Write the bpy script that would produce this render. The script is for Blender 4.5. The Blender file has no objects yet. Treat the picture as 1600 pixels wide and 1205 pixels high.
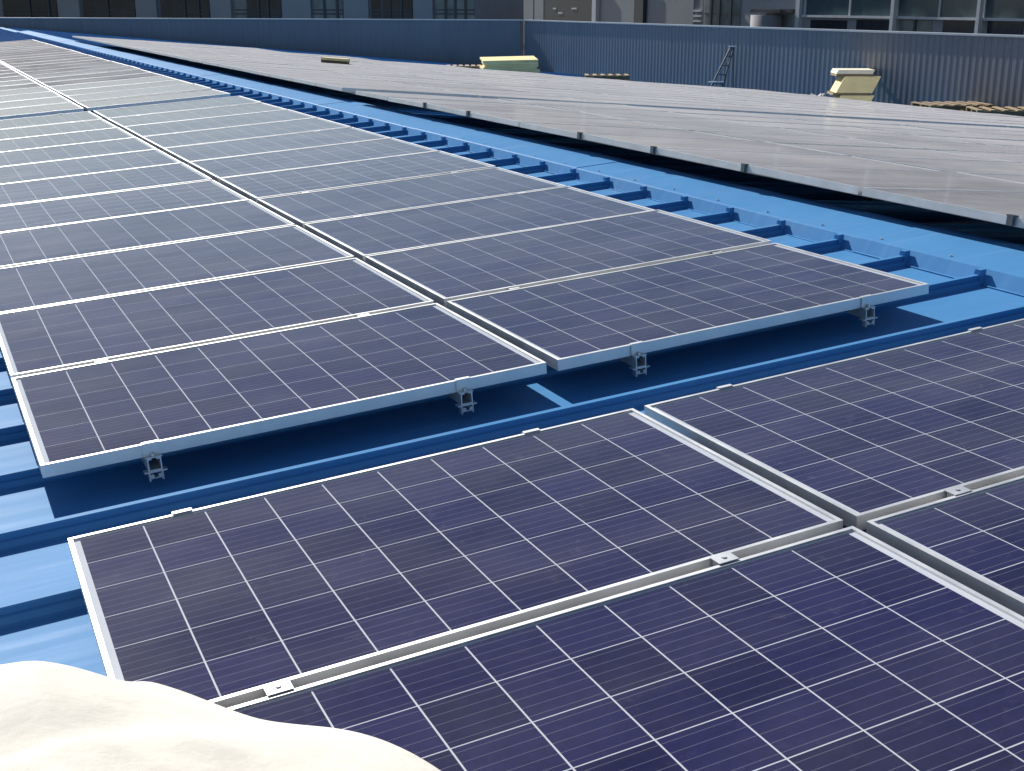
import bpy, bmesh, math, random
from mathutils import Matrix, Vector
R_ = math.radians
random.seed(7)
sc = bpy.context.scene
col = sc.collection

# ------------------------------------------------------------------ camera
FPX = 1967.7                                   # focal length in pixels of the 1600 px wide photograph
CAM = Vector((-0.236, -3.693, 1.297))
RIGHT = Vector((0.9030, -0.4292, 0.0)).normalized()
FWD = Vector((0.4105, 0.8636, -0.2930)).normalized()
DOWN = FWD.cross(RIGHT).normalized()
RIGHT = DOWN.cross(FWD).normalized()
cam = bpy.data.cameras.new('camera'); co = bpy.data.objects.new('camera', cam); col.objects.link(co)
cam.sensor_width = 36; cam.lens = FPX / 1600 * 36; cam.clip_end = 3000; cam.clip_start = 0.05
mw = Matrix.Identity(4)
for i in range(3):
    mw[i][0] = RIGHT[i]; mw[i][1] = -DOWN[i]; mw[i][2] = -FWD[i]; mw[i][3] = CAM[i]
co.matrix_world = mw
sc.camera = co

# ------------------------------------------------------------------ sky, sun, exposure
SUN_EL, SUN_AZ = 34.0, -5.0                    # elevation, and azimuth from +Y towards +X
w = bpy.data.worlds.new('World'); sc.world = w; w.use_nodes = True
nt = w.node_tree
bg = nt.nodes['Background']
sky = nt.nodes.new('ShaderNodeTexSky'); sky.sky_type = 'NISHITA'; sky.sun_disc = False
sky.sun_elevation = R_(SUN_EL); sky.sun_rotation = R_(SUN_AZ)
sky.air_density = 1.0; sky.dust_density = 0.5; sky.ozone_density = 2.5
nt.links.new(sky.outputs[0], bg.inputs[0]); bg.inputs[1].default_value = 0.067
sl = bpy.data.lights.new('sun', 'SUN'); sl.energy = 4.9; sl.angle = R_(0.53); sl.color = (1.0, 0.955, 0.89)
so = bpy.data.objects.new('sun', sl); col.objects.link(so)
sd = Vector((math.cos(R_(SUN_EL)) * math.sin(R_(SUN_AZ)), math.cos(R_(SUN_EL)) * math.cos(R_(SUN_AZ)), math.sin(R_(SUN_EL))))
so.rotation_euler = sd.to_track_quat('Z', 'Y').to_euler(); so.location = sd * 60
vs = sc.view_settings
vs.view_transform = 'Standard'; vs.look = 'None'; vs.exposure = 0.38; vs.gamma = 1.0; vs.use_curve_mapping = False

# ------------------------------------------------------------------ frames of reference
PITCH = R_(3.82)                               # this slope rises towards the ridge
PITCH2 = R_(4.68)                              # the slope beyond the ridge falls away
M1 = Matrix(((math.cos(PITCH), 0, -math.sin(PITCH), 0), (0, 1, 0, 0), (math.sin(PITCH), 0, math.cos(PITCH), 0), (0, 0, 0, 1)))
RIDGE = M1 @ Vector((4.3, 0, 0))
M2 = Matrix(((math.cos(PITCH2), 0, math.sin(PITCH2), RIDGE.x), (0, 1, 0, 0), (-math.sin(PITCH2), 0, math.cos(PITCH2), RIDGE.z + 0.07), (0, 0, 0, 1)))
PAN2 = -0.255
PAN = -0.138                                   # roof sheet below the top face of the panels
SEAM = 0.043
def ray(u, v): return (RIGHT * ((u - 800) / FPX) + DOWN * ((v - 602) / FPX) + FWD)
def hit_plane(u, v, p, n):
    d = ray(u, v); return CAM + d * ((Vector(p) - CAM).dot(n) / d.dot(n))

# ------------------------------------------------------------------ helpers
def link(name, me, mat=None, parent=None, mtx=None):
    o = bpy.data.objects.new(name, me); col.objects.link(o)
    if mat and me: me.materials.append(mat)
    if parent: o.parent = parent
    if mtx is not None:
        o.matrix_local = mtx if parent else mtx
        if not parent: o.matrix_world = mtx
    return o
def empty(name, mtx):
    o = bpy.data.objects.new(name, None); col.objects.link(o); o.empty_display_size = 0.1; o.matrix_world = mtx; return o
def tag(o, label, cat, group=None):
    o['label'] = label; o['category'] = cat
    if group: o['group'] = group
    return o
def structure(o): o['kind'] = 'structure'; return o
class MB:
    def __init__(s): s.v = []; s.f = []
    def box(s, x0, x1, y0, y1, z0, z1, m=None):
        b = len(s.v)
        for z in (z0, z1):
            for x, y in ((x0, y0), (x1, y0), (x1, y1), (x0, y1)):
                p = Vector((x, y, z)); s.v.append(tuple(m @ p) if m else tuple(p))
        for q in ((0, 3, 2, 1), (4, 5, 6, 7), (0, 1, 5, 4), (1, 2, 6, 5), (2, 3, 7, 6), (3, 0, 4, 7)):
            s.f.append(tuple(b + i for i in q))
        return s
    def quad(s, a, b, c, d):
        n = len(s.v); s.v += [tuple(a), tuple(b), tuple(c), tuple(d)]; s.f.append((n, n + 1, n + 2, n + 3)); return s
    def extrude(s, prof, axis, t0, t1, cap=True, closed=True):
        """profile points (a, z) swept along axis 'x' (a is y) or 'y' (a is x)"""
        b = len(s.v); n = len(prof)
        for t in (t0, t1):
            for a, z in prof: s.v.append((t, a, z) if axis == 'x' else (a, t, z))
        for i in range(n if closed else n - 1):
            j = (i + 1) % n; s.f.append((b + i, b + j, b + n + j, b + n + i))
        if cap and closed:
            s.f.append(tuple(b + i for i in reversed(range(n)))); s.f.append(tuple(b + n + i for i in range(n)))
        return s
    def cyl(s, p0, p1, r, n=10):
        p0, p1 = Vector(p0), Vector(p1); d = (p1 - p0).normalized()
        a = d.orthogonal().normalized(); c = d.cross(a); b = len(s.v)
        for p in (p0, p1):
            for i in range(n):
                t = 2 * math.pi * i / n; s.v.append(tuple(p + (a * math.cos(t) + c * math.sin(t)) * r))
        for i in range(n):
            j = (i + 1) % n; s.f.append((b + i, b + j, b + n + j, b + n + i))
        s.f.append(tuple(b + i for i in reversed(range(n)))); s.f.append(tuple(b + n + i for i in range(n)))
        return s
    def mesh(s, name, mat=None, smooth=False):
        me = bpy.data.meshes.new(name); me.from_pydata(s.v, [], s.f)
        bm = bmesh.new(); bm.from_mesh(me); bmesh.ops.recalc_face_normals(bm, faces=bm.faces); bm.to_mesh(me); bm.free()
        if mat: me.materials.append(mat)
        if smooth:
            for p in me.polygons: p.use_smooth = True
        return me
def inst(name, me, parent=None, mtx=None):
    o = bpy.data.objects.new(name, me); col.objects.link(o)
    if parent: o.parent = parent
    if mtx is not None: o.matrix_local = mtx
    return o
def Tm(x, y, z): return Matrix.Translation((x, y, z))

# ------------------------------------------------------------------ materials
class NG:
    def __init__(s, name):
        s.m = bpy.data.materials.new(name); s.m.use_nodes = True; s.t = s.m.node_tree; s.t.nodes.clear()
        s.out = s.t.nodes.new('ShaderNodeOutputMaterial')
    def n(s, typ, **kw):
        o = s.t.nodes.new('ShaderNode' + typ)
        for k, v in kw.items(): setattr(o, k, v)
        return o
    def l(s, a, b): s.t.links.new(a, b)
    def put(s, sock, v):
        if hasattr(v, 'is_linked') or hasattr(v, 'links'): s.l(v, sock)
        else: sock.default_value = v
    def math(s, op, a, b=None, c=None):
        o = s.n('Math', operation=op); s.put(o.inputs[0], a)
        if b is not None: s.put(o.inputs[1], b)
        if c is not None: s.put(o.inputs[2], c)
        return o.outputs[0]
    def mix(s, f, a, b):
        o = s.n('Mix', data_type='RGBA'); s.put(o.inputs[0], f); s.put(o.inputs[6], a); s.put(o.inputs[7], b); return o.outputs[2]
    def noise(s, vec, scale, detail=3, rough=0.55):
        o = s.n('TexNoise'); s.l(vec, o.inputs['Vector']); o.inputs['Scale'].default_value = scale
        o.inputs['Detail'].default_value = detail; o.inputs['Roughness'].default_value = rough; return o.outputs[0]
    def ramp(s, f, a, b, lo=0.0, hi=1.0):
        o = s.n('MapRange'); s.l(f, o.inputs[0])
        o.inputs[1].default_value = a; o.inputs[2].default_value = b; o.inputs[3].default_value = lo; o.inputs[4].default_value = hi
        return o.outputs[0]
    def scale(s, vec, x, y, z):
        o = s.n('VectorMath', operation='MULTIPLY'); s.l(vec, o.inputs[0]); o.inputs[1].default_value = (x, y, z); return o.outputs[0]
    def bsdf(s, color, rough=0.5, metal=0.0, spec=0.5, coat=0.0, coat_rough=0.1, normal=None):
        o = s.n('BsdfPrincipled'); s.put(o.inputs['Base Color'], color); s.put(o.inputs['Roughness'], rough)
        o.inputs['Metallic'].default_value = metal; s.put(o.inputs['Specular IOR Level'], spec)
        o.inputs['Coat Weight'].default_value = coat; o.inputs['Coat Roughness'].default_value = coat_rough
        if normal is not None: s.l(normal, o.inputs['Normal'])
        return o.outputs[0]
    def bump(s, h, strength, dist):
        o = s.n('Bump'); o.inputs['Strength'].default_value = strength; o.inputs['Distance'].default_value = dist; s.l(h, o.inputs['Height']); return o.outputs[0]
    def done(s, sh): s.l(sh, s.out.inputs[0]); return s.m
    @property
    def pos(s): return s.n('NewGeometry').outputs['Position']
    @property
    def objc(s): return s.n('TexCoord').outputs['Object']
    @property
    def rnd(s): return s.n('ObjectInfo').outputs['Random']
def rgb(r, g, b): return (r, g, b, 1.0)

def mat_simple(name, c, rough=0.5, metal=0.0, var=0.12, sc_=4.0, bump=0.0, bsc=30.0, spec=0.5):
    g = NG(name); p = g.objc
    n = g.noise(p, sc_, 4)
    c0 = tuple(x * (1 - var) for x in c[:3]) + (1,); c1 = tuple(min(1, x * (1 + var)) for x in c[:3]) + (1,)
    colr = g.mix(g.ramp(n, 0.3, 0.7), c0, c1)
    nm = g.bump(g.noise(p, bsc, 3), bump, 0.01) if bump else None
    return g.done(g.bsdf(colr, g.ramp(n, 0.3, 0.7, rough * 0.85, min(1, rough * 1.15)), metal, spec, normal=nm))

def mat_roof():
    g = NG('blue_painted_steel'); p = g.pos
    big = g.noise(p, 0.7, 3); streak = g.noise(g.scale(p, 0.6, 9, 1), 2.0, 4); fine = g.noise(p, 60, 2)
    c = g.mix(g.ramp(big, 0.3, 0.7), rgb(0.074, 0.236, 0.480), rgb(0.090, 0.270, 0.53))
    c = g.mix(g.math('MULTIPLY', g.ramp(streak, 0.55, 0.8), 0.35), c, rgb(0.20, 0.38, 0.58))
    spots = g.ramp(g.noise(p, 14, 5, 0.7), 0.66, 0.74)
    c = g.mix(g.math('MULTIPLY', spots, 0.25), c, rgb(0.28, 0.36, 0.46))
    dirt = g.ramp(g.noise(g.scale(p, 0.35, 1.0, 1), 3.2, 6, 0.68), 0.52, 0.72)
    c = g.mix(g.math('MULTIPLY', dirt, 0.22), c, rgb(0.17, 0.25, 0.36))
    wav = g.noise(g.scale(p, 1.0, 2.2, 1), 2.3, 2)
    h = g.math('ADD', g.math('MULTIPLY', wav, 1.0), g.math('MULTIPLY', fine, 0.015))
    return g.done(g.bsdf(c, g.ramp(streak, 0.3, 0.8, 0.42, 0.58), 0.0, 0.025, normal=g.bump(h, 0.25, 0.02)))

def mat_alu(name='anodised_aluminium', c=(0.74, 0.74, 0.74), rough=0.42):
    g = NG(name); p = g.pos
    n = g.noise(p, 7, 4); f = g.noise(g.scale(p, 90, 90, 90), 1, 2)
    colr = g.mix(g.ramp(n, 0.35, 0.7), (*[x * 0.86 for x in c], 1), (*c, 1))
    return g.done(g.bsdf(colr, g.ramp(n, 0.3, 0.7, rough, rough + 0.12), 0.7, 0.5, normal=g.bump(f, 0.05, 0.002)))

def crystal(g, p, tint):
    """polycrystalline silicon colour from coordinates p and a 0..1 per-cell tint"""
    v = g.n('TexVoronoi'); g.l(p, v.inputs['Vector']); v.inputs['Scale'].default_value = 48
    sep = g.n('SeparateColor'); g.l(v.outputs['Color'], sep.inputs[0])
    k = g.math('ADD', g.math('MULTIPLY', sep.outputs[0], 0.3), g.math('MULTIPLY', tint, 0.7))
    c = g.mix(k, rgb(0.0070, 0.0072, 0.046), rgb(0.0175, 0.0165, 0.088))
    return c
def busbar(g, y, pitch, half):
    f = g.math('FRACT', g.math('ADD', g.math('DIVIDE', y, pitch), 0.5))
    d = g.math('MULTIPLY', g.math('ABSOLUTE', g.math('SUBTRACT', f, 0.5)), pitch)
    return g.math('LESS_THAN', d, half)
CELL, GX, GY = 0.15610, 0.0040, 0.0042
L, W, H = 1.6525, 0.992, 0.040
MX = (L - (10 * CELL + 9 * GX)) / 2
MY = (W - (6 * CELL + 5 * GY)) / 2
def mat_cell():
    g = NG('polycrystalline_cell')
    sep = g.n('SeparateXYZ'); g.l(g.objc, sep.inputs[0])
    c = crystal(g, g.pos, g.rnd)
    b = busbar(g, sep.outputs[1], CELL / 5, 0.0008)
    c = g.mix(g.math('MULTIPLY', b, 0.55), c, rgb(0.20, 0.21, 0.26))
    return g.done(g.bsdf(c, 0.6, 0.0, 0.0))
BACK = rgb(0.62, 0.64, 0.68)
def mat_backsheet():
    return mat_simple('white_backsheet', BACK, 0.8, var=0.04, sc_=6, spec=0.0)
def mat_laminate():
    g = NG('cell_laminate')
    sep = g.n('SeparateXYZ'); g.l(g.objc, sep.inputs[0]); x, y = sep.outputs[0], sep.outputs[1]
    u = g.math('DIVIDE', g.math('SUBTRACT', x, MX - GX / 2), CELL + GX)
    v = g.math('DIVIDE', g.math('SUBTRACT', y, MY - GY / 2), CELL + GY)
    def inside(t, n, gap):
        f = g.math('MULTIPLY', g.math('ABSOLUTE', g.math('SUBTRACT', g.math('FRACT', t), 0.5)), CELL + gap)
        return g.math('MULTIPLY', g.math('LESS_THAN', f, CELL / 2), g.math('MULTIPLY', g.math('GREATER_THAN', t, 0.0), g.math('LESS_THAN', t, float(n))))
    cell = g.math('MULTIPLY', inside(u, 10, GX), inside(v, 6, GY))
    cmb = g.n('CombineXYZ'); g.l(g.math('FLOOR', u), cmb.inputs[0]); g.l(g.math('FLOOR', v), cmb.inputs[1]); g.l(g.math('MULTIPLY', g.rnd, 91.0), cmb.inputs[2])
    wn = g.n('TexWhiteNoise'); g.l(cmb.outputs[0], wn.inputs['Vector'])
    c = crystal(g, g.pos, wn.outputs['Value'])
    yy = g.math('SUBTRACT', g.math('MULTIPLY', g.math('FRACT', v), CELL + GY), (CELL + GY) / 2)
    c = g.mix(g.math('MULTIPLY', busbar(g, yy, CELL / 5, 0.0008), 0.55), c, rgb(0.20, 0.21, 0.26))
    c = g.mix(cell, BACK, c)
    return g.done(g.bsdf(c, 0.6, 0.0, 0.0))
def mat_glass(name='dusty_solar_glass', k=1.0, lo=0.0035, hi=0.016):
    g = NG(name); p = g.pos
    fr = g.n('Fresnel'); fr.inputs['IOR'].default_value = 1.45
    bumpn = g.bump(g.math('ADD', g.noise(p, 3.0, 2), g.math('MULTIPLY', g.noise(p, 45, 2), 0.05)), 0.05, 0.004)
    bf = g.n('NewGeometry').outputs['Backfacing']      # thin pane: same reflectance from both sides
    g.l(g.ramp(bf, 0.0, 1.0, 1.31, 1 / 1.31), fr.inputs['IOR'])
    tr = g.n('BsdfTransparent'); tr.inputs[0].default_value = (0.95, 0.96, 0.97, 1)
    du = g.n('BsdfDiffuse'); du.inputs[0].default_value = (0.535, 0.525, 0.535, 1)
    # thin dust film: optical depth tau in streaks and smears, longer path through it at a slant
    smear = g.noise(g.scale(p, 1.0, 2.6, 1.0), 1.5, 5, 0.62); spk = g.noise(p, 22, 4, 0.7); big = g.noise(p, 0.45, 3)
    tau = g.math('ADD', g.ramp(smear, 0.32, 0.72, lo, hi), g.ramp(spk, 0.60, 0.75, 0.0, 0.012))
    tau = g.math('MULTIPLY', tau, g.ramp(big, 0.3, 0.7, 0.7, 1.25))
    geo = g.n('NewGeometry'); dt = g.n('VectorMath', operation='DOT_PRODUCT'); g.l(geo.outputs['Normal'], dt.inputs[0]); g.l(geo.outputs['Incoming'], dt.inputs[1])
    ca = g.math('MAXIMUM', g.math('ABSOLUTE', dt.outputs['Value']), 0.015)
    amt = g.math('SUBTRACT', 1.0, g.math('EXPONENT', g.math('MULTIPLY', g.math('DIVIDE', tau, ca), -1.0)))
    m1 = g.n('MixShader'); g.l(amt, m1.inputs[0]); g.l(tr.outputs[0], m1.inputs[1]); g.l(du.outputs[0], m1.inputs[2])
    gl = g.n('BsdfGlossy'); g.l(g.ramp(smear, 0.3, 0.75, 0.05, 0.11), gl.inputs['Roughness']); g.l(bumpn, gl.inputs['Normal'])
    m2 = g.n('MixShader'); g.l(fr.outputs[0], m2.inputs[0]); g.l(m1.outputs[0], m2.inputs[1]); g.l(gl.outputs[0], m2.inputs[2])
    m3 = g.n('MixShader'); g.l(g.math('MULTIPLY', amt, 0.9), m3.inputs[0]); g.l(m2.outputs[0], m3.inputs[1]); g.l(du.outputs[0], m3.inputs[2])
    return g.done(m3.outputs[0])

MAT = dict(
    roof=mat_roof(), alu=mat_alu(), galv=mat_alu('galvanised_clamp', (0.60, 0.61, 0.62), 0.45), cell=mat_cell(), back=mat_backsheet(), lam=mat_laminate(), glass=mat_glass(), film_glass=mat_glass('very_dusty_solar_glass', 1.0, 0.032, 0.052), mid_glass=mat_glass('dustier_solar_glass', 1.0, 0.016, 0.036),
    dark_clamp=mat_simple('dark_grey_clamp', rgb(0.10, 0.11, 0.12), 0.5, 0.4),
    clad=mat_simple('grey_blue_cladding', rgb(0.175, 0.200, 0.250), 0.42, 0.0, 0.07, 0.6),
    coping=mat_simple('pale_grey_coping', rgb(0.42, 0.45, 0.48), 0.45, 0.2, 0.08),
    yellow=mat_simple('pale_yellow_insulation', rgb(0.92, 0.74, 0.36), 0.85, 0, 0.10, 3, 0.3, 25),
    olive=mat_simple('bearer_and_gap_olive', rgb(0.16, 0.12, 0.06), 0.8, 0, 0.2, 6),
    pale=mat_simple('cream_board', rgb(0.86, 0.80, 0.60), 0.8, 0, 0.06, 5),
    wood=mat_simple('weathered_pallet_wood', rgb(0.36, 0.27, 0.17), 0.8, 0, 0.25, 5, 0.3, 20),
    film=mat_simple('white_plastic_film', rgb(0.75, 0.76, 0.78), 0.35, 0, 0.06, 8, 0.5, 12),
    ladder=mat_simple('ladder_aluminium', rgb(0.10, 0.105, 0.115), 0.4, 0.5, 0.1),
    concrete=mat_simple('grey_render_wall', rgb(0.235, 0.235, 0.25), 0.8, 0, 0.10, 0.5),
    panelgrey=mat_simple('pale_facade_panel', rgb(0.30, 0.31, 0.33), 0.6, 0, 0.08, 0.8),
    pane=mat_simple('dark_window_glass', rgb(0.03, 0.035, 0.045), 0.12, 0, 0.3, 0.9),
    teal=mat_simple('blue_green_glass', rgb(0.075, 0.115, 0.13), 0.15, 0, 0.2, 0.8),
    green=mat_simple('pale_green_glass', rgb(0.20, 0.23, 0.22), 0.2, 0, 0.3, 1.2),
    mullion=mat_simple('dark_window_frame', rgb(0.06, 0.065, 0.075), 0.4, 0.2, 0.1),
    light=mat_simple('pale_painted_metal', rgb(0.55, 0.57, 0.60), 0.5, 0.1, 0.06),
    ground=mat_simple('asphalt_ground', rgb(0.06, 0.06, 0.06), 0.9, 0, 0.2, 0.3),
)
def mat_clad():
    g = NG('grey_blue_cladding'); p = g.objc
    sep = g.n('SeparateXYZ'); g.l(p, sep.inputs[0])
    wn = g.n('TexWhiteNoise', noise_dimensions='1D'); g.l(g.math('FLOOR', g.math('DIVIDE', sep.outputs[0], 0.96)), wn.inputs['W'])
    run = g.noise(g.scale(p, 5.0, 5.0, 0.5), 1.0, 4); big = g.noise(p, 0.25, 3)
    c = g.mix(wn.outputs['Value'], rgb(0.180, 0.188, 0.215), rgb(0.200, 0.209, 0.236))
    c = g.mix(g.math('MULTIPLY', g.ramp(run, 0.5, 0.75), 0.3), c, rgb(0.12, 0.13, 0.15))
    c = g.mix(g.math('MULTIPLY', g.ramp(big, 0.4, 0.7), 0.25), c, rgb(0.24, 0.25, 0.27))
    return g.done(g.bsdf(c, g.ramp(run, 0.3, 0.7, 0.38, 0.55), 0.0, 0.4))
MAT['clad'] = mat_clad()
def mat_canvas():
    g = NG('cream_canvas'); p = g.objc
    n = g.noise(p, 5, 5); st = g.ramp(g.noise(p, 16, 4), 0.55, 0.75)
    c = g.mix(g.ramp(n, 0.3, 0.7), rgb(0.73, 0.69, 0.60), rgb(0.775, 0.735, 0.65))
    c = g.mix(g.math('MULTIPLY', st, 0.25), c, rgb(0.60, 0.54, 0.44))
    wv = g.n('TexWave'); g.l(p, wv.inputs[0]); wv.inputs['Scale'].default_value = 180; wv.bands_direction = 'DIAGONAL'
    h = g.math('ADD', g.math('MULTIPLY', wv.outputs[1], 0.05), g.noise(p, 9, 5))
    return g.done(g.bsdf(c, 0.9, 0, 0.2, normal=g.bump(h, 0.35, 0.02)))
MAT['canvas'] = mat_canvas()

# ------------------------------------------------------------------ roof
structure(link('ground', MB().quad((-1500, -1500, -9), (1500, -1500, -9), (1500, 1500, -9), (-1500, 1500, -9)).mesh('ground'), MAT['ground']))
RX0, RX1, RY0, RY1 = -5.0, 3.90, -5.0, 64.0
def pan_mesh(x0, x1, y0, y1, name, z):
    b = MB(); b.box(x0, x1, y0, y1, z - 0.03, z); return b.mesh(name, MAT['roof'])
roof = structure(inst('metal_roof', pan_mesh(RX0, RX1 + 0.3, RY0, RY1, 'roof_sheet', PAN))); roof.matrix_world = M1
roof2 = structure(inst('metal_roof', pan_mesh(-0.06, 20.5, RY0, RY1, 'roof_sheet_far', PAN2))); roof2.matrix_world = M2
# standing seams: narrow head, small ledge half way down the side that faces the camera
seam_prof = [(0.017, 0.0), (0.012, 0.018), (0.011, SEAM - 0.003), (0.008, SEAM), (-0.014, SEAM), (-0.0165, SEAM - 0.004), (-0.010, 0.0215), (-0.020, 0.018), (-0.030, 0.003), (-0.040, 0.0)]
sm1 = MB().extrude(seam_prof, 'x', RX0, RX1 - 0.012).mesh('standing_seam', MAT['roof'])
sm2 = MB().extrude(seam_prof, 'x', 0.17, 20.4).mesh('standing_seam_far', MAT['roof'])
cap_b = MB(); cap_b.extrude([(0.015, 0.0), (0.014, 0.05), (0.008, 0.066), (-0.022, 0.066), (-0.026, 0.061), (-0.019, 0.0)], 'x', RX1 - 0.032, RX1 - 0.003)
capm = cap_b.mesh('seam_end_cap', MAT['roof'])
SP = 0.466
k0, k1 = int((RY0 + 0.2) / SP), int((RY1 + 0.2) / SP) - 1
for k in range(k0, k1 + 1):
    y = -0.2 + SP * k
    s = inst('standing_seam', sm1, roof, Tm(0, y, PAN))
    if -3 < y < 46.7: inst('seam_end_cap', capm, s, Tm(0, 0, 0))
    inst('standing_seam', sm2, roof2, Tm(0, y, PAN2))
# ridge capping: sheets with upstand, lapped every 3 m
cap_root = structure(empty('ridge_capping', M1 @ Tm(4.3, 0, PAN)))
def cap_profile(lift):
    p = [(-0.44, 0.003), (-0.425, 0.003), (-0.388, 0.060), (-0.377, 0.065), (0.0, 0.068), ]
    zq = lambda a: PAN2 + 0.07 - PAN - a * math.tan(PITCH + PITCH2) + 0.005
    q = [(0.10, 0.048), (0.150, zq(0.15)), (0.165, zq(0.165))]
    top = [(a, z + lift) for a, z in p + q]
    bot = [(a, z - 0.0035) for a, z in reversed(top)]
    return top + bot
yy = -5.0; i = 0
while yy < 46.5:
    y1 = min(yy + 3.06, 46.9)
    inst('capping_sheet', MB().extrude(cap_profile(0.003 if i % 2 else 0.0), 'y', yy, y1).mesh('capping_sheet', MAT['roof']), cap_root)
    yy += 3.0; i += 1
SCREW = MB().cyl((0, 0, 0), (0, 0, 0.002), 0.008, 8).cyl((0, 0, 0.0022), (0, 0, 0.006), 0.0045, 6).mesh('screw', MAT['galv'])
sheets = [o for o in cap_root.children]
for k in range(0, 34):
    y = 0.033 + SP * k + random.uniform(-0.02, 0.02)
    sh_ = sheets[min(len(sheets) - 1, int((y + 5.0) / 3.0))]
    inst('screw', SCREW, sh_, Tm(-0.345 + random.uniform(-0.006, 0.006), y, 0.0690))

# ------------------------------------------------------------------ solar panel prototype meshes (origin at the bottom corner)
LIP = 0.011
def frame_mesh():
    b = MB()
    def bar(x0, x1, y0, y1): b.box(x0, x1, y0, y1, 0, H)
    def ring(o, i_, z0, z1):      # rectangular ring between insets o and i_
        b.box(o, L - o, o, i_, z0, z1); b.box(o, L - o, W - i_, W - o, z0, z1)
        b.box(o, i_, i_, W - i_, z0, z1); b.box(L - i_, L - o, i_, W - i_, z0, z1)
    ring(0.0, LIP, 0.006, H); ring(0.0, 0.028, 0.0, 0.0059)
    return b.mesh('panel_frame', MAT['alu'])
FRAME = frame_mesh()
def sheet(name, z, mat):
    b = MB(); b.box(LIP, L - LIP, LIP, W - LIP, z - 0.0012, z); return b.mesh(name, mat)
BACKM = sheet('panel_backsheet', H - 0.0062, MAT['back'])
LAMM = sheet('panel_laminate', H - 0.0062, MAT['lam'])
GLASS = MB().quad((LIP, LIP, H - 0.0022), (L - LIP, LIP, H - 0.0022), (L - LIP, W - LIP, H - 0.0022), (LIP, W - LIP, H - 0.0022)).mesh('panel_glass', MAT['glass'])
GLASS2 = GLASS.copy(); GLASS2.materials.clear(); GLASS2.materials.append(MAT['film_glass'])
GLASS3 = GLASS.copy(); GLASS3.materials.clear(); GLASS3.materials.append(MAT['mid_glass'])
CELLM = MB().box(-CELL / 2, CELL / 2, -CELL / 2, CELL / 2, 0.0001, 0.0005).mesh('solar_cell', MAT['cell'])
def add_panel(mtx, detailed, label, group, jitter=0.12, glass=None):
    j = Matrix.Rotation(R_(random.gauss(0, jitter)), 4, 'X') @ Matrix.Rotation(R_(random.gauss(0, jitter * 0.6)), 4, 'Y')
    r = empty('solar_panel', mtx @ Tm(0, 0, -H) @ j)
    inst('frame', FRAME, r)
    bs = inst('backsheet', BACKM if detailed else LAMM, r)
    if detailed:
        for a in range(10):
            for c in range(6):
                inst('solar_cell', CELLM, bs, Tm(MX + CELL / 2 + a * (CELL + GX), MY + CELL / 2 + c * (CELL + GY), H - 0.0062))
    inst('glass', glass or GLASS, r)
    return tag(r, label, 'solar panel', group)
ORD = ['first', 'second', 'third', 'fourth', 'fifth', 'sixth', 'seventh', 'eighth', 'ninth', 'tenth', 'eleventh', 'twelfth', 'thirteenth', 'fourteenth', 'fifteenth', 'sixteenth', 'seventeenth', 'eighteenth', 'nineteenth', 'twentieth', 'twenty-first', 'twenty-second', 'twenty-third', 'twenty-fourth']

# ---- mounting rail prototype: open channel; seen end-on at the front of the block
def rail_mesh(length):
    p = [(-0.021, 0.0), (0.021, 0.0), (0.021, 0.040), (0.007, 0.040), (0.007, 0.036), (0.017, 0.036), (0.017, 0.004), (-0.017, 0.004), (-0.017, 0.036), (-0.007, 0.036), (-0.007, 0.040), (-0.021, 0.040)]
    return MB().extrude(p, 'y', 0, length).mesh('mounting_rail', MAT['alu'])
def mid_clamp_mesh():
    b = MB(); b.box(-0.026, 0.026, -0.021, 0.021, 0.0012, 0.0032); b.box(-0.024, 0.024, -0.009, 0.009, -0.040, 0.0012)
    b.cyl((0, 0, 0.0033), (0, 0, 0.0060), 0.006, 6); return b.mesh('mid_clamp', MAT['galv'])
def end_clamp_mesh():
    b = MB(); b.box(-0.026, 0.026, -0.007, -0.0015, -0.038, 0.0012); b.box(-0.0255, 0.0255, -0.0072, 0.009, 0.0014, 0.0042); b.box(-0.0255, 0.0255, -0.024, -0.0072, -0.0395, -0.0365)
    b.cyl((0, -0.015, -0.036), (0, -0.015, -0.028), 0.006, 6); return b.mesh('end_clamp', MAT['alu'])
def seam_clamp_mesh():
    b = MB(); b.box(-0.03, 0.03, -0.026, -0.013, -0.136 + 0.056, -0.08); b.box(-0.03, 0.03, 0.013, 0.026, -0.136 + 0.056, -0.08)
    b = MB(); b.box(-0.03, 0.03, -0.028, -0.0125, -0.116, -0.083); b.box(-0.03, 0.03, 0.0125, 0.028, -0.116, -0.083); b.box(-0.034, 0.034, -0.03, 0.03, -0.083, -0.0801)
    b.cyl((0, -0.040, -0.100), (0, 0.040, -0.100), 0.005, 8); return b.mesh('seam_clamp', MAT['galv'])
def rail_foot_mesh():             # T foot bolted under the open end of the rail
    b = MB(); b.box(-0.034, 0.034, -0.012, 0.012, -0.0045, 0.0); b.box(-0.022, -0.017, -0.010, 0.010, -0.032, -0.0045); b.box(0.017, 0.022, -0.010, 0.010, -0.032, -0.0045)
    b.cyl((-0.012, -0.013, -0.016), (-0.012, 0.013, -0.016), 0.0065, 8); b.cyl((0.012, -0.013, -0.016), (0.012, 0.013, -0.016), 0.0065, 8); b.box(-0.022, 0.022, -0.008, 0.008, -0.026, -0.022)
    return b.mesh('rail_foot', MAT['alu'])
MIDLOW = MB().box(-0.024, 0.024, -0.009, 0.009, -0.039, -0.0025).mesh('mid_clamp', MAT['galv'])
MID, ENDC, SEAMC, FOOT = mid_clamp_mesh(), end_clamp_mesh(), seam_clamp_mesh(), rail_foot_mesh()
LEGM = MB().box(-0.02, 0.02, -0.02, 0.02, PAN2 + 0.01, -0.0801).mesh('support_leg', MAT['dark_clamp'])
FLIP = Matrix.Rotation(math.pi, 4, 'Z')
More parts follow.
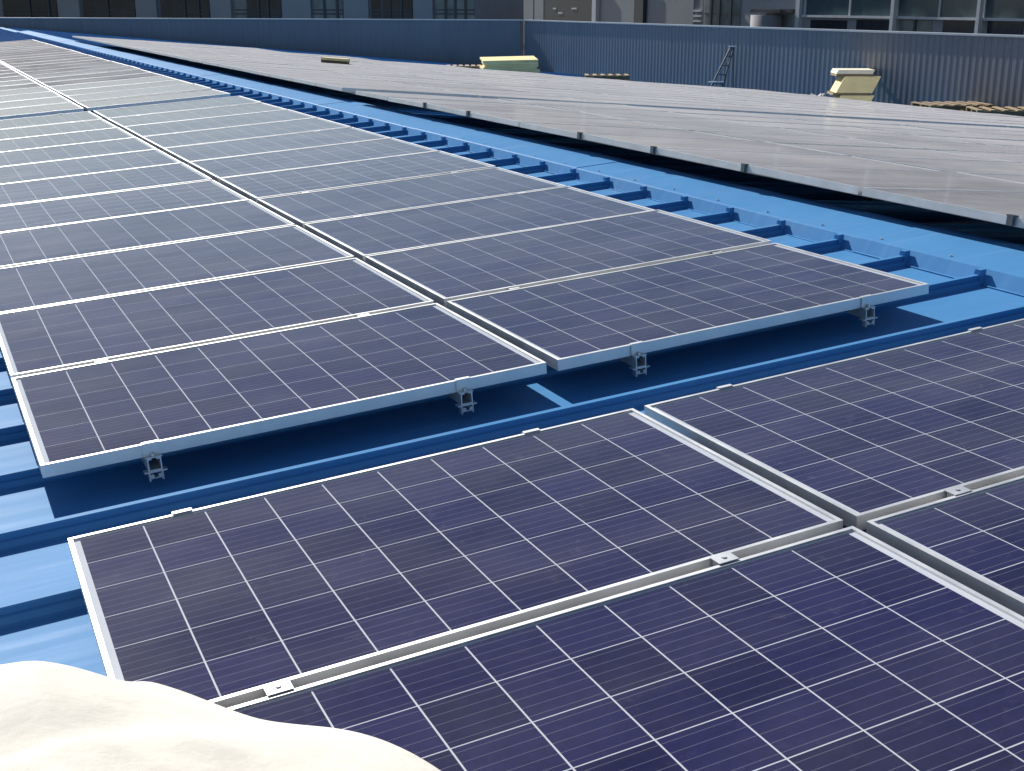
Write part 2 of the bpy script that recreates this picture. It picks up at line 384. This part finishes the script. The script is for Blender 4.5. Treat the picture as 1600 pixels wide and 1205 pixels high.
def add_rail(base, x, y0, y1, joints, ends, seams, label, group, foot=False, leg=False, low=None):
    r = inst('mounting_rail', rail_mesh(y1 - y0)); r.matrix_world = base @ Tm(x, y0, -0.080)
    loc = lambda y: Tm(0, y - y0, 0.080)
    for y in joints: inst('mid_clamp', low if low else MID, r, loc(y))
    if ends[0] is not None: inst('end_clamp', ENDC, r, loc(ends[0]))
    if ends[1] is not None: inst('end_clamp', ENDC, r, loc(ends[1]) @ FLIP)
    for y in seams: inst('seam_clamp', SEAMC, r, loc(y))
    if leg: 
        for y in (y0 + 0.5, y0 + 2.5, y0 + 4.5): inst('support_leg', LEGM, r, loc(y))
    if foot: inst('rail_foot', FOOT, r, Tm(0, 0.010, 0.0))
    return tag(r, label, 'mounting rail', group)
def seams_between(a, b): return [-0.2 + SP * k for k in range(k0, k1) if a + 0.05 < -0.2 + SP * k < b - 0.05]

# ---- the long block on this slope
GAPX, GAPY = 0.0447, 0.0308
PY = W + GAPY
colx = [0.0, L + GAPX]
side = ['left', 'right']
for c in range(2):
    for r in range(11):
        add_panel(M1 @ Tm(colx[c], r * PY, 0), r < 4, f'solar panel in the {side[c]} column of the middle block, {ORD[r]} row from its front', 'panels of the middle block', 0.10)
B0 = 11 * PY + 0.43
NB = 23
for c in range(2):
    for r in range(NB):
        add_panel(M1 @ Tm(colx[c], B0 + r * PY, 0), False, f'solar panel in the {side[c]} column beyond the cross aisle, {ORD[r]} row behind it', 'panels beyond the cross aisle', 0.14, GLASS3)
for c in range(2):
    for i, dx in enumerate((0.315, 1.34)):
        x = colx[c] + dx
        add_rail(M1, x, -0.026, 11 * PY + 0.03, [PY * r - GAPY / 2 for r in range(1, 11)], (0.0, 11 * PY - GAPY), seams_between(0, 11 * PY)[:12],
                 f'aluminium rail whose end shows under the middle block, {ORD[c * 2 + i]} from the left', 'rails under the middle block', True, low=MIDLOW)
        add_rail(M1, x, B0 - 0.03, B0 + NB * PY, [], (B0, None), [], f'aluminium rail under the block beyond the aisle, {ORD[c * 2 + i]} from the left', 'rails beyond the cross aisle')

# ---- the near block, a little out of line with the long one
AF, GF, XF = -0.0159, 0.5395, 0.0082
ex = Vector((math.cos(AF), math.sin(AF), 0)); ey = Vector((-math.sin(AF), math.cos(AF), 0))
zf = lambda x, y: -0.0161 - 0.01964 * (y + GF) + 0.00904 * x
ex.z = 0.00904 * ex.x - 0.01964 * ex.y; ey.z = 0.00904 * ey.x - 0.01964 * ey.y
ex.normalize(); ey.normalize(); ez = ex.cross(ey)
F = Matrix.Identity(4)
for i in range(3): F[i][0] = ex[i]; F[i][1] = ey[i]; F[i][2] = ez[i]
F[0][3], F[1][3], F[2][3] = XF, -GF, zf(XF, -GF)
MF = M1 @ F
FGX, FGY = 0.0397, 0.0343
fx = [0.0, L + FGX]
fl = [['far left solar panel of the near block, beside bare blue roof', 'far right solar panel of the near block, cut by the photo edge'],
      ['solar panel partly under the cream canvas at the bottom of the photo', 'solar panel in the bottom right corner of the photo']]
for r in range(2):
    for c in range(2):
        add_panel(MF @ Tm(fx[c], -W - r * (W + FGY), 0), True, fl[r][c], 'panels of the near block', 0.03)
for c in range(2):
    for i, dx in enumerate((0.290, 1.31)):
        add_rail(MF, fx[c] + dx, -2 * W - FGY - 0.03, 0.03, [-W - FGY / 2], (-2 * W - FGY, 0.0), [], f'aluminium rail under the near block, {ORD[c * 2 + i]} from the left', 'rails under the near block')

# ---- the blocks on the slope beyond the ridge
X0, PX = -0.065, L + 0.045
A1 = 9.66; A0 = A1 - 11 * PY
B1 = 10.10
ylim = [33.2, 33.2, 33.2, 30.6, 27.6, 25.8, 24.6, 23.8, 23.0]
cnt = 0
for c in range(9):
    xa = X0 + c * PX
    vis = 0.3 + 0.93 * (xa + 0.04)                      # nearest row the right edge of the photo lets in
    first = None
    for r in range(11):
        y = A0 + r * PY
        if y + W < vis - 1.6: continue
        if first is None: first = y
        cnt += 1
        add_panel(M2 @ Tm(xa, y, 0), False, f'panel beyond the ridge, {ORD[c]} column from it, {ORD[10 - r]} row nearer than the aisle', 'panels beyond the ridge before the aisle', 0.16, GLASS2)
    n = int((ylim[c] - B1) / PY + 0.5)
    for r in range(n):
        if B1 + r * PY + W < vis - 1.6: continue
        cnt += 1
        add_panel(M2 @ Tm(xa, B1 + r * PY, 0), False, f'panel beyond the ridge, {ORD[c]} column from it, {ORD[r]} row past the aisle', 'panels beyond the ridge past the aisle', 0.16, GLASS2)
    for i, dx in enumerate((0.30, 1.34)):
        js = [A0 + PY * q - GAPY / 2 for q in range(1, 11) if A0 + PY * q > vis - 1] if c < 3 else []
        y0 = first if first is not None else A1 - 0.5
        add_rail(M2, xa + dx, y0, B1 + n * PY, js, (None, None), [], f'aluminium rail beyond the ridge under the {ORD[c]} panel column, {["nearer", "farther"][i]} of two', 'rails beyond the ridge', leg=(c < 2 and i == 1), low=MIDLOW)
print('far panels', cnt, 'all', cnt + 22 + 2 * NB + 4)
# edge clamps standing proud along the ridge-side edge
eb = MB(); eb.box(-0.012, 0.012, -0.018, 0.018, -0.040, 0.009); eb.box(-0.010, 0.016, -0.024, 0.024, 0.0015, 0.008)
EDGE = eb.mesh('edge_clamp', MAT['dark_clamp'])
for q, k in enumerate((2, 4, 5, 6, 8, 9)):
    o = inst('edge_clamp', EDGE); o.matrix_world = M2 @ Tm(X0 - 0.004, A0 + PY * k - GAPY / 2, 0)
    tag(o, f'small dark clamp on the panel edge past the ridge, {ORD[q]} from the right', 'clamp', 'dark edge clamps beyond the ridge')

# ------------------------------------------------------------------ parapet walls at the far eave
WX, WY, WTOP = 22.2, 42.4, 0.50
LW = Vector((4.2 - WX, 58.3 - WY, 0)); LW.normalize()
def corrugated(length, z0, z1, pitch, depth):
    b = MB(); pts = []; n = int(length / pitch)
    for i in range(n):
        t = i * pitch
        pts += [(t, 0), (t + pitch * 0.42, 0), (t + pitch * 0.52, depth), (t + pitch * 0.90, depth)]
    pts.append((n * pitch, 0))
    for x, d in pts: b.v += [(x, d, z0), (x, d, z1)]
    for i in range(len(pts) - 1): b.f.append((2 * i, 2 * i + 2, 2 * i + 3, 2 * i + 1))
    m = len(b.v); b.box(0, n * pitch, 0.06, 0.20, z0, z1 - 0.002)
    return b
def wall_frame(p, t):                                  # local x along t, local y away from the camera side
    n = Vector((-t.y, t.x, 0)); m = Matrix.Identity(4)
    for i in range(3): m[i][0] = t[i]; m[i][1] = n[i]; m[i][2] = (0, 0, 1)[i]; m[i][3] = p[i]
    return m
BASE = -2.2
def parapet(p, t, length, label, pitch, depth):
    m = wall_frame(p, t); e = empty('parapet_wall', m @ Tm(0, 0, BASE))
    inst('cladding', corrugated(length, 0, WTOP - BASE, pitch, depth).mesh('cladding', MAT['clad']), e)
    inst('coping', MB().box(-0.05, length, -0.06, 0.26, WTOP - BASE + 0.002, WTOP - BASE + 0.045).mesh('coping', MAT['coping']), e)
    return tag(e, label, 'parapet wall')
parapet(Vector((WX, WY - 0.02, 0)), Vector((0, -1, 0)), 62, 'grey blue ribbed parapet wall behind the yellow packs, right of the corner', 0.20, 0.016)
p_end = Vector((WX, WY, 0)) + LW * 40
parapet(p_end, -LW, 39.9, 'darker blue parapet wall running left from the corner to the photo edge', 0.24, 0.012)

# ------------------------------------------------------------------ buildings behind the wall
class Facade:
    def __init__(s, p, n, name, label, up_to, depth=9, base=-9.0):
        s.p = Vector(p); s.n = Vector(n).normalized(); s.t = Vector((s.n.y, -s.n.x, 0))     # t runs to the right in the picture
        if s.t.dot(RIGHT) < 0: s.t = -s.t
        m = Matrix.Identity(4)
        for i in range(3): m[i][0] = s.t[i]; m[i][1] = -s.n[i]; m[i][2] = (0, 0, 1)[i]; m[i][3] = (s.p.x, s.p.y, base)[i]
        s.b = base; s.e = empty(name, m); s.top = up_to; s.d = depth
        tag(s.e, label, 'building')
    def u(s, px): return (hit_plane(px, 20, s.p, s.n) - s.p).dot(s.t)
    def z(s, px, py): return hit_plane(px, py, s.p, s.n).z - s.b
    def rect(s, name, px0, px1, z0, z1, d0, d1, mat, parent=None):
        b = MB().box(s.u(px0), s.u(px1), -d1, -d0, z0, z1)
        return inst(name, b.mesh(name, MAT[mat]), parent or s.e)
    def body(s, px0, px1, mat, name='wall'):
        b = MB().box(s.u(px0), s.u(px1), 0, s.d, 0, s.top - s.b); return inst(name, b.mesh(name, MAT[mat]), s.e)
    def window(s, px0, px1, z0, z1, mat, mull=(), bars=()):
        w_ = s.rect('window', px0, px1, z0, z1, -0.02, 0.03, mat)
        for m_ in mull: s.rect('mullion', m_ - 1.6, m_ + 1.6, z0, z1, 0.032, 0.10, 'mullion', w_)
        for zb in bars: s.rect('transom', px0, px1, zb, zb + 0.06, 0.036, 0.08, 'mullion', w_)
        return w_
# left: office block with grey piers and dark windows, parallel to the left wall
nL = Vector((LW.y, -LW.x, 0));
if nL.dot(CAM - Vector((WX, WY, 0))) < 0: nL = -nL
fa = Facade(Vector((WX, WY, 0)) - nL * 16 + LW * 30, nL, 'office_building', 'grey office building with dark windows between piers, behind the left wall', 4.2)
fa.body(-330, 746, 'concrete')
zb = fa.z(300, 60)
zt = fa.top - fa.b - 0.5
for x0, x1, mt, mu in [(-300, -220, 'pane', (-260,)), (-190, -120, 'pane', (-150,)), (-95, -20, 'pane', (-60,)), (6, 90, 'pane', (48, 78)), (131, 212, 'pane', (170,)), (252, 328, 'pane', (290, 312)), (368, 386, 'green', ()), (387, 440, 'pane', (405, 420)), (491, 536, 'green', (508, 528)), (581, 596, 'pane', ()), (598, 645, 'pane', (610, 628)), (681, 742, 'green', (697, 712, 728))]:
    fa.window(x0, x1, zb, zt, mt, mu, (fa.z(x0, 16), fa.z(x0, 22)))
for x0, x1 in [(95, 128), (216, 248), (332, 364), (444, 488), (540, 578), (648, 678)]:
    fa.rect('pier', x0, x1, zb, zt + 0.3, 0.03, 0.22, 'panelgrey')
fa.rect('roof_edge', -330, 746, fa.top - fa.b + 0.002, fa.top - fa.b + 0.3, -2, 0.3, 'coping')
# middle: plain grey block with one dark opening, a white post and a dark pipe
fb = Facade((41, 60, 0), (-1, 0, 0), 'plain_building', 'plain grey building with a dark opening and a white post, above the wall corner', 3.0)
fb.body(747, 1098, 'concrete')
zb = fb.z(900, 75); zt = fb.top - fb.b - 0.4
fb.rect('wall_panel', 749, 767, zb, zt, 0.003, 0.05, 'panelgrey'); fb.rect('wall_panel', 769, 834, zb, zt, 0.003, 0.05, 'panelgrey'); fb.rect('wall_panel', 836, 850, zb, zt, 0.003, 0.05, 'panelgrey')
dk = fb.window(852, 929, zb, zt, 'mullion', (), ())
for (a, b_, y) in ((865, 870, 13), (894, 902, 13), (873, 880, 20)): fb.rect('bright_speck', a, b_, fb.z(a, y + 1.2), fb.z(a, y - 1.2), 0.032, 0.06, 'light', dk)  # small pale plates, bright specks on the dark opening
fb.rect('post', 931, 937, zb, zt, 0.003, 0.30, 'light')
fb.rect('wall_panel', 940, 993, zb, zt, 0.003, 0.05, 'panelgrey'); fb.rect('wall_panel', 1013, 1084, zb, zt, 0.003, 0.05, 'panelgrey')
fb.rect('drainpipe', 996, 1010, zb, zt, 0.003, 0.25, 'mullion')
for k in range(3): fb.rect('louvre', 1086, 1097, fb.z(1090, 34 - 8 * k), fb.z(1090, 31 - 8 * k), 0.003, 0.12, 'light')
# right: glass fronted hall with a teal band over small windows
fc = Facade((40, 40, 0), (-1, 0, 0), 'glass_building', 'glass fronted building with a teal glazed band over dark windows, at top right', 3.2)
fc.body(1100, 2050, 'panelgrey')
zb = fc.z(1400, 90)
fc.window(1102, 1158, zb, fc.top - fc.b - 0.3, 'green', (1112, 1125, 1143), (fc.z(1130, 22),))
fc.rect('door', 1181, 1201, zb, fc.z(1190, 22), 0.003, 0.06, 'mullion')
tk = fc.e
cy = MB(); cu = fc.u(1217); cy.cyl((cu, -0.75, 0.0), (cu, -0.75, fc.z(1217, 23)), (fc.u(1233) - fc.u(1203)) / 2, 20)
inst('tank', cy.mesh('tank', MAT['concrete'], True), fc.e)
fc.rect('stair_flight', 1195, 1242, fc.z(1220, 19), fc.z(1220, 14), 0.003, 0.9, 'mullion')
fc.rect('post', 1249, 1255, zb, fc.top - fc.b - 0.2, 0.003, 0.25, 'light')
band0, band1 = fc.z(1400, 25), fc.top - fc.b - 0.25
xs = [1260, 1330, 1404, 1470, 1540, 1620, 1700, 1790, 1900, 2040]
for a, b_ in zip(xs[:-1], xs[1:]):
    wn = fc.rect('glazed_band', a + 1, b_ - 1, band0, band1, 0.003, 0.05, 'teal')
    fc.rect('mullion', a - 1, a + 1, band0, band1, 0.055, 0.12, 'light', wn)
fc.rect('band_sill', 1258, 2040, fc.z(1400, 29), band0 - 0.004, 0.003, 0.20, 'light')
for x0, x1, mt in [(1268, 1325, 'pane'), (1340, 1392, 'pane'), (1408, 1458, 'green'), (1476, 1524, 'pane'), (1546, 1602, 'pane'), (1640, 1720, 'pane'), (1760, 1850, 'pane')]:
    fc.window(x0, x1, zb, fc.z((x0 + x1) / 2, 31), mt, ((x0 + x1) / 2,) if mt == 'green' else (), ())
for px in (1405, 1540, 1700): fc.rect('post', px - 2.5, px + 2.5, zb, fc.top - fc.b, 0.21, 0.42, 'light')
fc.rect('roof_edge', 1100, 2050, fc.top - fc.b + 0.002, fc.top - fc.b + 0.3, -2, 0.35, 'coping')

# ------------------------------------------------------------------ things left standing by the wall
N2 = Vector((math.sin(PITCH2), 0, math.cos(PITCH2)))
def on_far_roof(x2, y): return M2 @ Vector((x2, y, PAN2))
FACE = math.atan2(RIGHT.y, RIGHT.x)                    # local x along the picture's horizontal
def place(name, x2, y, rz=0.0, lift=0.0):
    p = on_far_roof(x2, y); return empty(name, Tm(p.x, p.y, p.z + lift) @ Matrix.Rotation(FACE + rz, 4, 'Z'))
def pallet_parts(e, w_, d_, z0, name='deck_board'):
    for k in range(3):
        y = -d_ / 2 + (d_ - 0.1) * k / 2
        inst('bearer_or_gap', MB().box(-w_ / 2, w_ / 2, y, y + 0.1, z0, z0 + 0.09).mesh('bearer_or_gap', MAT['olive']), e)
    n = 6
    for k in range(n):
        x = -w_ / 2 + (w_ - 0.11) * k / (n - 1)
        inst(name, MB().box(x, x + 0.11, -d_ / 2, d_ / 2, z0 + 0.091, z0 + 0.113).mesh(name, MAT['wood']), e)
# staggered yellow packs in front of the right wall
e = place('insulation_stack', 16.75, 21.35, -0.06)
zc = 0.02
for w_, h_, dx, mt in ((0.80, 0.30, -0.16, 'yellow'), (0.86, 0.05, -0.09, 'olive'), (0.88, 0.36, 0.02, 'yellow'), (0.90, 0.05, 0.11, 'olive'), (0.90, 0.09, 0.13, 'pale')):  # olive slabs stand in for the shade in the gaps between packs
    b = MB(); b.box(-w_ / 2 + dx - 0.03, w_ / 2 + dx - 0.03, -0.70 + (zc - 0.02) * 1.6, 0.10 + (zc - 0.02) * 1.6, zc, zc + h_)
    for i, v in enumerate(b.v):
        if v[2] > zc + h_ * 0.5: b.v[i] = (v[0] + h_ * 0.85, v[1] + h_ * 1.6, v[2])
    inst({'yellow': 'insulation_pack', 'olive': 'bearer_or_gap', 'pale': 'top_board'}[mt], b.mesh('pack', MAT[mt]), e); zc += h_ + 0.003
tag(e, 'tall staggered stack of pale yellow insulation packs before the ribbed wall', 'insulation')
# crumpled film beside it
def crumple(name, rx, ry, h, mat, seed, n=14):
    rr = random.Random(seed); b = MB(); 
    ph = [(rr.uniform(0, 6.28), rr.uniform(3, 9)) for _ in range(6)]
    for i in range(n + 1):
        for j in range(n + 1):
            u, v = 2 * i / n - 1, 2 * j / n - 1
            d = max(0.0, 1 - (u * u + v * v)) ** 0.6
            k = 0.6 + 0.4 * math.sin(ph[0][1] * u + ph[0][0]) * math.cos(ph[1][1] * v + ph[1][0]) + 0.2 * rr.uniform(-1, 1)
            b.v.append((u * rx, v * ry, 0.004 + h * d * k))
    for i in range(n):
        for j in range(n):
            a = i * (n + 1) + j; b.f.append((a, a + n + 1, a + n + 2, a + 1))
    return b.mesh(name, MAT[mat], True)
e = inst('plastic_film', crumple('plastic_film', 0.42, 0.3, 0.30, 'film', 3)); p = on_far_roof(16.2, 22.0); e.matrix_world = Tm(*p)
tag(e, 'crumpled white plastic film at the left foot of the tall yellow stack', 'plastic film')
# wide low stack of boards further left
e = place('insulation_stack', 10.95, 28.9, 0.10)
rr = random.Random(5)
pallet_parts(e, 1.45, 0.9, 0.0)
for k in range(5):
    b = MB(); dx, dy, a = rr.uniform(-0.05, 0.05), rr.uniform(-0.04, 0.04), rr.uniform(-0.03, 0.03)
    b.box(-0.74, 0.74, -0.5, 0.5, 0.116 + k * 0.068, 0.116 + k * 0.068 + 0.064, Tm(dx, dy, 0) @ Matrix.Rotation(a, 4, 'Z'))
    inst('insulation_board', b.mesh('insulation_board', MAT['yellow']), e)
b = MB(); b.box(-0.80, 0.72, -0.5, 0.62, 0, 0.05, Tm(0.02, 0, 0.478) @ Matrix.Rotation(-0.02, 4, 'Y') @ Matrix.Rotation(0.05, 4, 'X')); inst('insulation_board', b.mesh('insulation_board', MAT['yellow']), e)
tag(e, 'wide low stack of pale yellow boards left of the ladder', 'insulation')
e = inst('plastic_film', crumple('plastic_film', 0.5, 0.4, 0.14, 'film', 8)); e.matrix_world = Tm(*on_far_roof(12.6, 29.2))
tag(e, 'flat white plastic film right of the wide yellow board stack', 'plastic film')
def pallet(x2, y, w_, d_, rz, label, n=1):
    e = place('wooden_pallet', x2, y, rz)
    for k in range(n): pallet_parts(e, w_, d_, k * 0.116)
    tag(e, label, 'pallet', 'wooden pallets along the wall'); return e
pallet(10.3, 30.6, 1.0, 0.8, 0.05, 'low pallet poking out left of the wide yellow board stack', 2)
pallet(15.6, 31.6, 1.35, 0.8, 0.0, 'low pale pallet between the wide board stack and the ladder', 2)
pallet(17.2, 18.5, 1.5, 1.0, 0.15, 'low brown pallet pile below the ribbed wall at right, its left end', 3)
pallet(17.3, 16.95, 1.5, 1.0, -0.1, 'brown pallet pile below the ribbed wall cut by the right photo edge', 3)
# small bundle lying on the far panels
e = empty('board_bundle', M2 @ Tm(3.55, 21.6, 0.0) @ Matrix.Rotation(FACE, 4, 'Z'))
inst('board', MB().box(-0.26, 0.26, -0.25, 0.25, 0.052, 0.10).mesh('board', MAT['yellow']), e)
inst('board', MB().box(-0.26, 0.25, -0.25, 0.25, 0.002, 0.05).mesh('board', MAT['olive']), e)
tag(e, 'small yellow and brown board bundle lying on the far panels', 'boards')
# step ladder against the wall
def ladder():
    e = place('step_ladder', 17.3, 27.75, 0.0)
    top = Vector((0.30, 0.35, 1.28))
    for q, (o, tz) in enumerate((((-0.42, -0.05), 0.0), ((-0.08, -0.15), 0.0))):
        t = top + Vector((0.10 * q - 0.05, 0, 0)); a = Vector((o[0], o[1], 0.0))
        inst('side_rail', MB().cyl(a, t, 0.022, 8).mesh('side_rail', MAT['ladder']), e)
    A0_, A1_ = Vector((-0.42, -0.05, 0)), Vector((-0.08, -0.15, 0)); t0, t1 = top + Vector((-0.05, 0, 0)), top + Vector((0.05, 0, 0))
    for k in range(1, 5):
        f = k / 5; inst('step', MB().cyl(A0_.lerp(t0, f), A1_.lerp(t1, f), 0.018, 6).mesh('step', MAT['ladder']), e)
    for x, y in ((0.12, 0.62), (0.42, 0.55)):
        inst('rear_leg', MB().cyl((x, y, 0), top + Vector((0.1 * (x - 0.27), 0, 0)), 0.018, 8).mesh('rear_leg', MAT['ladder']), e)
    inst('top_plate', MB().box(top.x - 0.10, top.x + 0.10, top.y - 0.05, top.y + 0.05, top.z, top.z + 0.03).mesh('top_plate', MAT['light']), e)
    inst('tray', MB().box(-0.40, 0.02, -0.10, 0.02, 0.30, 0.325).mesh('tray', MAT['light']), e)
    tag(e, 'grey step ladder standing open against the right wall', 'ladder')
ladder()

# ------------------------------------------------------------------ cream canvas heaped over the near panels, bottom left
def canvas():
    out = [(-1.3, -1.22), (-0.6, -1.20), (-0.33, -1.21), (-0.20, -1.265), (-0.129, -1.28), (-0.059, -1.315), (0.013, -1.38), (0.100, -1.50), (0.155, -1.60), (0.205, -1.685), (0.26, -1.735), (0.335, -1.80), (0.385, -1.875), (0.415, -1.95), (0.44, -2.05), (0.42, -2.25), (0.30, -2.5), (0.0, -2.7), (-0.6, -2.75), (-1.3, -2.6)]
    cx, cy = -0.30, -1.95
    n, rings = 160, 40
    # resample outline
    pts = []; seg = [(Vector(out[i]), Vector(out[(i + 1) % len(out)])) for i in range(len(out))]
    tot = sum((b - a).length for a, b in seg); step = tot / n; acc = 0; k = 0
    for i in range(n):
        d = i * step
        s_ = 0
        for a, b in seg:
            l_ = (b - a).length
            if d <= s_ + l_ + 1e-9: pts.append(a.lerp(b, (d - s_) / l_)); break
            s_ += l_
    pts = [(pts[(i - 1) % n] + pts[i] * 2 + pts[(i + 1) % n]) / 4 for i in range(n)]
    b = MB(); c = Vector((cx, cy))
    from mathutils import noise as N
    def base(x, y):
        t = max(0.0, min(1.0, (x + 0.06) / 0.10)); t = t * t * (3 - 2 * t)
        return PAN + 0.05 + t * (zf(x, y) + 0.006 - PAN - 0.05)
    for r in range(rings + 1):
        f = r / rings
        for p in pts:
            q = c + (p - c) * (1 - f)
            d = (p - q).length
            h = 0.018 * (1 - math.exp(-d / 0.012)) + (0.105 + 0.105 * max(0, min(1, (0.14 - q.x) / 0.30))) * (1 - math.exp(-(d / 0.20) ** 1.3))
            v = Vector((q.x * 3.0, q.y * 3.0, 1.7))
            ww = min(1, d / 0.06)
            h += ww * (0.010 * N.noise(v) + 0.005 * N.noise(v * 2.7) + 0.004 * max(0, 1 - abs(N.noise(Vector((q.x * 4 + q.y * 3, q.y * 2.2 - q.x, 5))) * 4)))
            bz = base(q.x, q.y); h += (zf(q.x, q.y) + 0.006 - bz) * (1 - math.exp(-d / 0.05))
            b.v.append((q.x, q.y, bz + max(0.0, h)))
    for r in range(rings):
        for i in range(n):
            j = (i + 1) % n; b.f.append((r * n + i, r * n + j, (r + 1) * n + j, (r + 1) * n + i))
    me = b.mesh('canvas_cloth', MAT['canvas'], True)
    o = inst('canvas_cloth', me); o.matrix_world = M1 @ Tm(0.025, 0.01, 0.0)
    md = o.modifiers.new('sub', 'SUBSURF'); md.levels = 1; md.render_levels = 1
    tag(o, 'heaped cream canvas cloth over the near panel corner, bottom left', 'cloth')
canvas()
